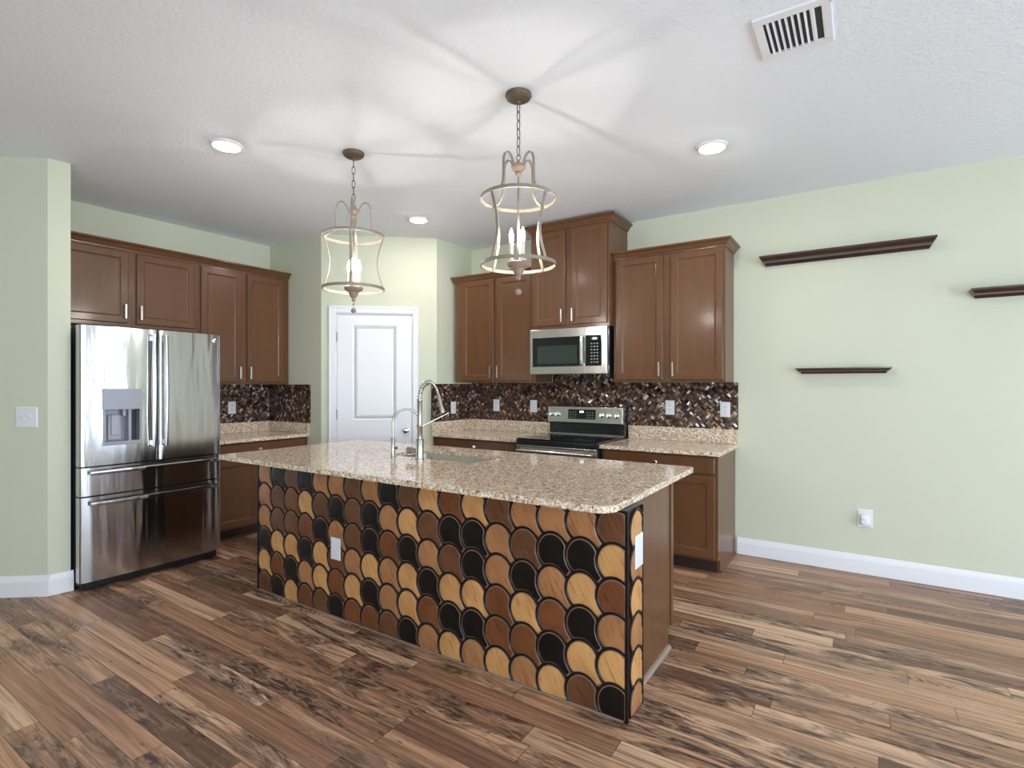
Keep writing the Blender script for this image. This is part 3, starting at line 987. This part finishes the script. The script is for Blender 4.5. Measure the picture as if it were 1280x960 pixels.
FO, FU, FN = Vector((0, IY, 0)), X, -Y
b = B()
for ci, rows in enumerate(ROWS):
    for ri, ch in enumerate(rows):
        scale_tile(b, FO, FU, FN, -.8525 - ci * TW, TW * (ri + 1), (IX0 + .012, IX1 - .014, .006, .846), TM[ch])
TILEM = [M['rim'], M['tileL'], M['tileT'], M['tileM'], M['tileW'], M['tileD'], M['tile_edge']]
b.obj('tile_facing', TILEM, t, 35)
b = B()
for ci, rows in enumerate(('TLTLTL', 'LTLTLT')):
    for ri, ch in enumerate(rows):
        scale_tile(b, Vector((IX1 - .006, 0, 0)), Y, X, 2.150 + ci * TW, TW * (ri + 1) - .018, (IY + .006, 2.218, .006, .846), TM[ch])
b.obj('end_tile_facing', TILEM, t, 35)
for nm, bx in (('corner_trim', (IX1 - .013, IX1, IY - .008, IY + .003)), ('edge_trim', (IX0, IX0 + .010, IY - .008, IY - .0005)), ('edge_trim', (IX1 - .0055, IX1 + .002, 2.219, 2.2265))):
    B().box(*bx, .001, .853, .001).obj(nm, M['rim'], t)
B().box(IX0 + .01, IX1 - .02, IY - .009, IY - .0005, .001, .006).obj('base_trim', M['wooden'], t)


def blank_plate(name, label, cat, o, u, n, w, h):
    o = B().panel(o, u, Z, n, w, h, [(0, 0), (0, .003), (.004, .0055)]).obj(name, M['plate'])
    tag(o, label, cat)
    return o


blank_plate('cover_plate', 'blank white wall plate set low on the tiled front of the island', 'wall plate', (-2.619, IY - .0085, .342), X, -Y, .083, .128)
blank_plate('cover_plate', 'white plate on the narrow tiled end of the island', 'wall plate', (IX1 + .0015, 2.122, .602), Y, X, .086, .138)

# counter of the island with the sink cut-out
SX0, SX1, SY0, SY1 = -2.74, -1.99, 2.60, 2.98
t = thing('countertop', 'large speckled granite island worktop with rounded front corner and sink cut-out', 'countertop', (-2.25, 2.55, CT0))
b = B(); slab(b, rrect(-3.70, -.822, 1.948, 3.20, (.03, .085, .03, .03)), CT0, CT1, rrect(SX0, SX1, SY0, SY1, (.06, .06, .06, .06), 6))
b.obj('worktop', M['granite'], t, bevel=.003)
t = thing('sink', 'stainless undermount sink sunk into the island worktop', 'sink', (-2.36, 2.78, .66))
b = B()
def rr3(g, z): return [(x, y, z) for x, y in rrect(SX0 - g, SX1 + g, SY0 - g, SY1 + g, (max(.012, .06 + g),) * 4, 6)]
b.rings([rr3(.018, CT0 - .001), rr3(.002, CT0 - .001), rr3(-.002, CT0 - .01), rr3(-.008, .70), rr3(-.03, .672), rr3(-.15, .668)], False, True)
b.obj('bowl', M['steel'], t, 40)
B().lathe([(.045, .001), (.045, .003), (.036, .003), (.030, -.004), (.001, -.004)], (-2.36, 2.80, .6685), 'z', 24).obj('drain', M['chrome'], t, 40)

# faucets
def arc_path(base, d, zs, reach, drop, n=20):
    """goose-neck: up to zs, half circle of diameter reach towards d, then down by drop"""
    base = Vector(base); d = Vector(d).normalized()
    pts = [base, base + Z * (zs * .5), base + Z * zs]
    for k in range(1, n + 1):
        a = math.pi * k / n
        pts.append(base + Z * zs + d * (reach / 2) * (1 - math.cos(a)) + Z * (reach / 2) * math.sin(a))
    if drop: pts.append(pts[-1] - Z * drop)
    return pts


t = thing('kitchen_faucet', 'tall spring-neck kitchen faucet standing at the island sink', 'faucet', (-2.372, 2.535, CT1))
fx, fy = -2.372, 2.535
B().lathe([(.001, 0), (.030, 0), (.030, .005), (.0255, .008), (.0255, .128), (.0235, .132), (.0165, .134), (.0165, .205), (.019, .208), (.019, .222), (.0155, .226), (.0155, .372), (.017, .376), (.017, .386), (.001, .386)], (fx, fy, CT1 + .0003), 'z', 24).obj('faucet_body', M['faucet'], t, 40)
B().lathe([(.001, 0), (.019, 0), (.019, -.052), (.0225, -.053), (.0225, -.082), (.019, -.085), (.001, -.085)], (fx - .020, fy, CT1 + .055), 'x', 20).obj('valve_hub', M['faucet'], t, 40)
dv = Vector((.80, .60, 0)).normalized()
p0 = Vector((fx, fy, CT1 + .386))
neck = []
for k in range(25):
    f = k / 24
    a = math.pi * f * .86
    neck.append(p0 + dv * .062 * (1 - math.cos(a)) + Z * (.055 * f * (1 - f) * 2 + .085 * math.sin(a)))
B().tube(neck, .0085, 10).obj('hose', M['faucet'], t, 40)
# spring coil round the rising half of the neck
b = B(); coil = []
NN = 11 * 12
for i in range(NN + 1):
    f = i / NN * .62
    q = f * 24; k = min(int(q), 23); p = neck[k].lerp(neck[k + 1], q - k)
    tg = (neck[k + 1] - neck[k]).normalized(); s = tg.cross(Vector((-dv.y, dv.x, 0))).normalized(); s2 = tg.cross(s)
    a = 2 * math.pi * i / 12
    coil.append(p + (s * math.cos(a) + s2 * math.sin(a)) * .0145)
b.tube(coil, .0034, 6)
b.obj('spring', M['faucet'], t, 40)
e0 = neck[-1]; ed = (neck[-1] - neck[-3]).normalized()
ed = (ed + Vector((0, 0, -.55)) + dv * .10).normalized()
b = B(); b.tube([e0 - ed * .02, e0 + ed * .004, e0 + ed * .012, e0 + ed * .085, e0 + ed * .098, e0 + ed * .125], [.009, .010, .0125, .012, .016, .017], 14)
b.obj('spray_head', M['faucet'], t, 40)
a0 = Vector((fx, fy, CT1 + .215)) + dv * .016
b = B(); b.tube([a0, a0 + dv * .165 + Z * .082], [.0055, .0042], 10); b.sphere(a0 + dv * .166 + Z * .0825, .0055)
b.obj('support_arm', M['chrome'], t, 40)
t = thing('filter_faucet', 'small goose-neck water faucet left of the spring-neck faucet', 'faucet', (-2.602, 2.525, CT1))
gx, gy = -2.602, 2.525
B().lathe([(.001, 0), (.020, 0), (.020, .004), (.0135, .007), (.0135, .125), (.011, .130), (.001, .130)], (gx, gy, CT1 + .0003), 'z', 18).obj('faucet_body', M['faucet'], t, 40)
B().tube(arc_path((gx, gy, CT1 + .125), dv, .105, .178, .055), .0082, 10).obj('spout', M['faucet'], t, 40)
b = B(); b.tube([Vector((gx, gy, CT1 + .062)) + dv * .012, Vector((gx, gy, CT1 + .062)) + dv * .03], [.008, .009], 10)
b.obj('lever', M['bronze'], t, 40)

# ------------------------------------------------------------------ outlets and switches
def receptacle(root, f, kind):
    """f(a, z, d): a along the wall, d out of the wall; builds plate details"""
    def bx(name, a0, a1, z0, z1, d0, d1, m, par, bev=0.):
        pts = [[f(a, z, d) for a, z in ((a0, z0), (a1, z0), (a1, z1), (a0, z1))] for d in (d0, d1)]
        return B().rings(pts).obj(name, m, par)
    pts = [[f(s * (.0385 - i), zz * (.0615 - i), d) for s, zz in ((-1, -1), (1, -1), (1, 1), (-1, 1))] for i, d in ((0, .0005), (0, .003), (.004, .006))]
    pl = B().rings(pts).obj('cover_plate', M['plate'], root)
    if kind == 'decora':
        body = bx('receptacle', -.017, .017, -.034, .034, .0055, .0075, M['white'], root)
    else:
        body = None
    for zc in (-.0195, .0195):
        if kind == 'duplex':
            b = B()
            n = 18
            b.rings([[f(.0165 * math.cos(2 * math.pi * k / n), zc + .0145 * math.sin(2 * math.pi * k / n), d) for k in range(n)] for d in (.0055, .0078)])
            body = b.obj('receptacle', M['white'], root)
        b = B()
        for a0 in (-.0085, .0055):
            b.rings([[f(a, z, d) for a, z in ((a0, zc - .001), (a0 + .003, zc - .001), (a0 + .003, zc + .008), (a0, zc + .008))] for d in (.0074, .0084)])
        b.rings([[f(a, z, d) for a, z in ((-.0025, zc - .009), (.0025, zc - .009), (.0025, zc - .004), (-.0025, zc - .004))] for d in (.0074, .0084)])
        b.obj('socket_slots', M['slot'], body)


yb_ = BY - .0125
for (xc, zc, kd, lab) in ((-3.219, 1.152, 'decora', 'leftmost white outlet on the back-wall mosaic, near the corner'),
                          (-2.763, 1.152, 'decora', 'white outlet on the mosaic just left of the range'),
                          (-1.390, 1.170, 'decora', 'white outlet on the mosaic, nearer of the two right of the range'),
                          (-.937, 1.165, 'duplex', 'white duplex outlet at the right end of the mosaic')):
    t = thing('wall_outlet', lab, 'outlet', (xc, yb_, zc))
    receptacle(t, (lambda xc, zc: lambda a, z, d: Vector((xc + a, yb_ - d, zc + z)))(xc, zc), kd)
t = thing('wall_outlet', 'white outlet on the short mosaic return behind the tall faucet', 'outlet', (-3.5475, 4.295, 1.130))
receptacle(t, lambda a, z, d: Vector((-3.5475 + d, 4.295 + a, 1.130 + z)), 'decora')
t = thing('wall_outlet', 'white outlet on the mosaic beside the refrigerator', 'outlet', (AX + .0125, 2.905, 1.140))
receptacle(t, lambda a, z, d: Vector((AX + .0125 + d, 2.905 + a, 1.140 + z)), 'decora')
t = thing('wall_outlet', 'white outlet low on the sage wall under the floating shelves', 'outlet', (.016, BY, .403))
receptacle(t, lambda a, z, d: Vector((.016 + a * 1.2, BY - d, .403 + z * 1.06)), 'duplex')
pi = B().box(-.012, .044, BY - .040, BY - .0085, .360, .436, .008).lathe([(.026, 0), (.026, -.012), (.020, -.018), (.001, -.018)], (.016, BY - .036, .385), 'y', 20).obj('plug_in_device', M['plate'], smooth=40)
tag(pi, 'small white plug-in device on the low outlet under the shelves', 'night light')

# double toggle switch on the angled wall at the far left
nS = Vector((DIR.y, -DIR.x, 0)) * -1
tS = -DIR
nS = Vector((tS.y, -tS.x, 0))
sc = Vector((C1[0], C1[1], 0)) + DIR * .125
t = thing('light_switch', 'white double toggle switch plate on the angled wall at far left', 'switch', (sc.x, sc.y, 1.157))
def fs(a, z, d): return sc + tS * a + Z * (1.157 + z) + nS * d
pl = B().rings([[fs(s * (.066 - i), q * (.066 - i), d) for s, q in ((-1, -1), (1, -1), (1, 1), (-1, 1))] for i, d in ((0, .0005), (0, .004), (.005, .007))]).obj('cover_plate', M['plate'], t)
for a in (-.023, .023):
    B().rings([[fs(a + s * .0045, zz + .004, d) for s, zz, d in ((-1, -.006, .006), (1, -.006, .006), (1, .010, .006), (-1, .010, .006))], [fs(a + s * .004, zz + .012, d) for s, zz, d in ((-1, -.006, .017), (1, -.006, .017), (1, .002, .019), (-1, .002, .019))]]).obj('toggle', M['plate'], t)

# ------------------------------------------------------------------ floating shelves
def ledge(label, x0, x1, ztop, zbot, dep):
    k = (ztop - zbot) / .066
    prof = [(.002, .002, 0), (0, 0, -.002), (0, 0, -.012), (.004, .005, -.015), (.009, .011, -.025), (.017, .018, -.034), (.019, .022, -.040), (.026, .098, -.052), (.034, .104, -.066)]
    b = B().frustum([(x0 + i, x1 - i, BY - .001 - dep + f * dep / .115, BY - .001, ztop + z * k) for i, f, z in prof])
    tag(b.obj('floating_shelf', M['shelf']), label, 'shelf', None)


ledge('longest dark floating shelf, highest on the sage wall', -.668, .418, 2.362, 2.296, .115)
ledge('short dark floating shelf below the long one', -.420, .175, 1.491, 1.450, .105)
ledge('dark floating shelf cut off by the right edge of the picture', .588, 1.55, 1.990, 1.934, .115)

# ------------------------------------------------------------------ ceiling fixtures
proto = None
for (x, y, lab) in ((-3.244, 1.766, 'recessed ceiling light nearest the refrigerator'), (-3.281, 3.49, 'recessed ceiling light before the pantry door'), (-.772, 3.415, 'recessed ceiling light near the right-hand wall cabinet')):
    if proto is None:
        proto = thing('ceiling_light', lab, 'ceiling light', (x, y, H), 'recessed ceiling lights')
        B().lathe([(.094, -.0005), (.092, -.008), (.078, -.014), (.072, -.012), (.070, -.0005)], (x, y, H), 'z', 36).obj('trim_ring', M['white'], proto, 40)
        B().lathe([(.068, -.002), (.068, -.011), (.055, -.020), (.030, -.026), (.001, -.028)], (x, y, H), 'z', 36).obj('lens', M['can'], proto, 40)
    else:
        dup(proto, (x, y, H), lab)

vx0, vx1, vy0, vy1 = -.372, -.098, 2.318, 2.632
t = thing('ceiling_vent', 'white rectangular air register on the ceiling at top right', 'vent', ((vx0 + vx1) / 2, (vy0 + vy1) / 2, H))
B().box(vx0 + .02, vx1 - .02, vy0 + .02, vy1 - .02, H - .003, H - .0005).obj('backing', M['slot'], t)
b = B()
for (a, c, d, e) in ((vx0, vx1, vy0, vy0 + .038), (vx0, vx1, vy1 - .038, vy1), (vx0, vx0 + .034, vy0 + .038, vy1 - .038), (vx1 - .034, vx1, vy0 + .038, vy1 - .038), (-.172, -.156, vy0 + .038, vy1 - .038)):
    b.box(a, c, d, e, H - .012, H - .0006)
b.obj('frame', M['white'], t, bevel=.003)
for k in range(7):
    xx = vx0 + .050 + k * .0222
    b = B(); b.rings([[(xx - .004, y, H - .0125), (xx - .002, y, H - .0135), (xx + .005, y, H - .004), (xx + .003, y, H - .0032)] for y in (vy0 + .037, vy1 - .037)])
    b.obj('louver', M['white'], t)

# ------------------------------------------------------------------ pendants
def pendant(x, y, rot, label):
    t = thing('pendant_light', label, 'pendant light', (x, y, H), 'cage pendants above the island')
    def P(r, a, z): return Vector((x + r * math.cos(a), y + r * math.sin(a), z))
    out = lambda p: (p.x - x, p.y - y, 0)
    B().lathe([(.001, 0), (.066, -.0005), (.067, -.010), (.060, -.022), (.040, -.034), (.014, -.040), (.010, -.048), (.001, -.049)], (x, y, H), 'z', 32).obj('canopy', M['bronze'], t, 50)
    # chain of oval links
    zt, zb_ = H - .046, 2.525
    n = 6; pitch = (zt - zb_) / n
    for k in range(n):
        zc = zt - pitch * (k + .5)
        b = B()
        ax = X if k % 2 else Y
        ax = Matrix.Rotation(rot, 3, 'Z') @ ax
        b.tube([Vector((x, y, zc)) + ax * .0095 * math.cos(q) + Z * (pitch * .60) * math.sin(q) for q in [2 * math.pi * j / 16 for j in range(16)]], .0024, 6, True)
        b.obj('chain_link', M['bronze'], t, 60)
    # turned hub and rod
    b = B().lathe([(.001, 2.502), (.008, 2.500), (.010, 2.488), (.022, 2.482), (.036, 2.470), (.037, 2.460), (.030, 2.450), (.016, 2.440), (.018, 2.428), (.012, 2.420), (.006, 2.414), (.001, 2.414)], (x, y, 0), 'z', 24)
    b.tube([(x + .012 * math.cos(q), y, 2.512 + .014 * math.sin(q)) for q in [2 * math.pi * j / 14 for j in range(14)]], .0025, 6, True)
    b.obj('hub', M['wooden'], t, 40)
    B().lathe([(.005, 1.985), (.005, 2.416)], (x, y, 0), 'z', 10).obj('stem', M['taupe'], t, 40)
    for zr in (2.304, 1.972):
        B().tube([P(.188, 2 * math.pi * j / 56, zr) for j in range(56)], 0, closed=True, flat=(.0085, .003, out)).obj('ring', M['taupe'], t, 40)
    for k in range(4):
        a = rot + k * math.pi / 2
        # hour-glass strap between the rings
        pts = []
        for j in range(17):
            f = j / 16
            pts.append(P(.185 - .040 * math.sin(math.pi * f) ** 1.15, a, 1.966 + (2.310 - 1.966) * f))
        B().tube(pts, 0, flat=(.0075, .0025, out)).obj('strap', M['taupe'], t, 40)
        # arm: from the upper ring inwards, up and over to the hub
        ctl = [(.184, 2.300), (.168, 2.306), (.142, 2.318), (.120, 2.338), (.108, 2.368), (.105, 2.410), (.105, 2.450), (.103, 2.486), (.094, 2.510), (.078, 2.521), (.060, 2.516), (.046, 2.499), (.036, 2.474)]
        B().tube([P(r, a, z) for r, z in ctl], 0, flat=(.0065, .0025, lambda p: out(p) if False else (p.x - x, p.y - y, .6))).obj('arm', M['taupe'], t, 40)
    # cup, candles, finial
    cp = B().lathe([(.001, 1.893), (.009, 1.894), (.012, 1.905), (.010, 1.914), (.020, 1.922), (.026, 1.935), (.030, 1.950), (.052, 1.962), (.058, 1.972), (.058, 1.980), (.050, 1.985), (.001, 1.985)], (x, y, 0), 'z', 28).obj('cup', M['wooden'], t, 40)
    for k in range(3):
        a = rot + .4 + k * 2 * math.pi / 3
        c = P(.036, a, 0)
        cd = B().lathe([(.001, 1.9855), (.017, 1.986), (.018, 1.994), (.0105, 1.997), (.0105, 2.083), (.001, 2.083)], c, 'z', 16).obj('candle', M['candle'], t, 40)
        B().lathe([(.001, 2.0832), (.007, 2.0835), (.0100, 2.097), (.0110, 2.110), (.0090, 2.126), (.005, 2.142), (.001, 2.154)], c, 'z', 14).obj('bulb', M['bulb'], cd, 60)
    b = B()
    b.tube([(x, y, 1.893), (x, y, 1.851)], .0015, 6); b.sphere((x, y, 1.876), .005)
    b.obj('drop_wire', M['bronze'], t, 60)
    B().sphere((x, y, 1.835), .0165).obj('drop_ball', M['wooden'], t, 60)


CA = .5809
pendant(-1.450, 2.268, CA + math.pi / 4, 'right-hand cage pendant light hanging in front of the microwave cabinets')
pendant(-2.685, 2.267, CA + .18, 'left-hand cage pendant light hanging in front of the white pantry door')

# repeats share a group phrase
GROUPS = {'wall_cabinet': 'upper kitchen cabinets', 'base_cabinet': 'base kitchen cabinets', 'countertop': 'granite worktops', 'backsplash': 'glass mosaic backsplashes',
          'wall_outlet': 'white wall outlets', 'floating_shelf': 'floating shelves on the sage wall', 'cover_plate': 'white plates on the island'}
for o in list(C.objects):
    k = o.name.split('.')[0]
    if o.parent is None and o.get('label') and k in GROUPS: o['group'] = GROUPS[k]
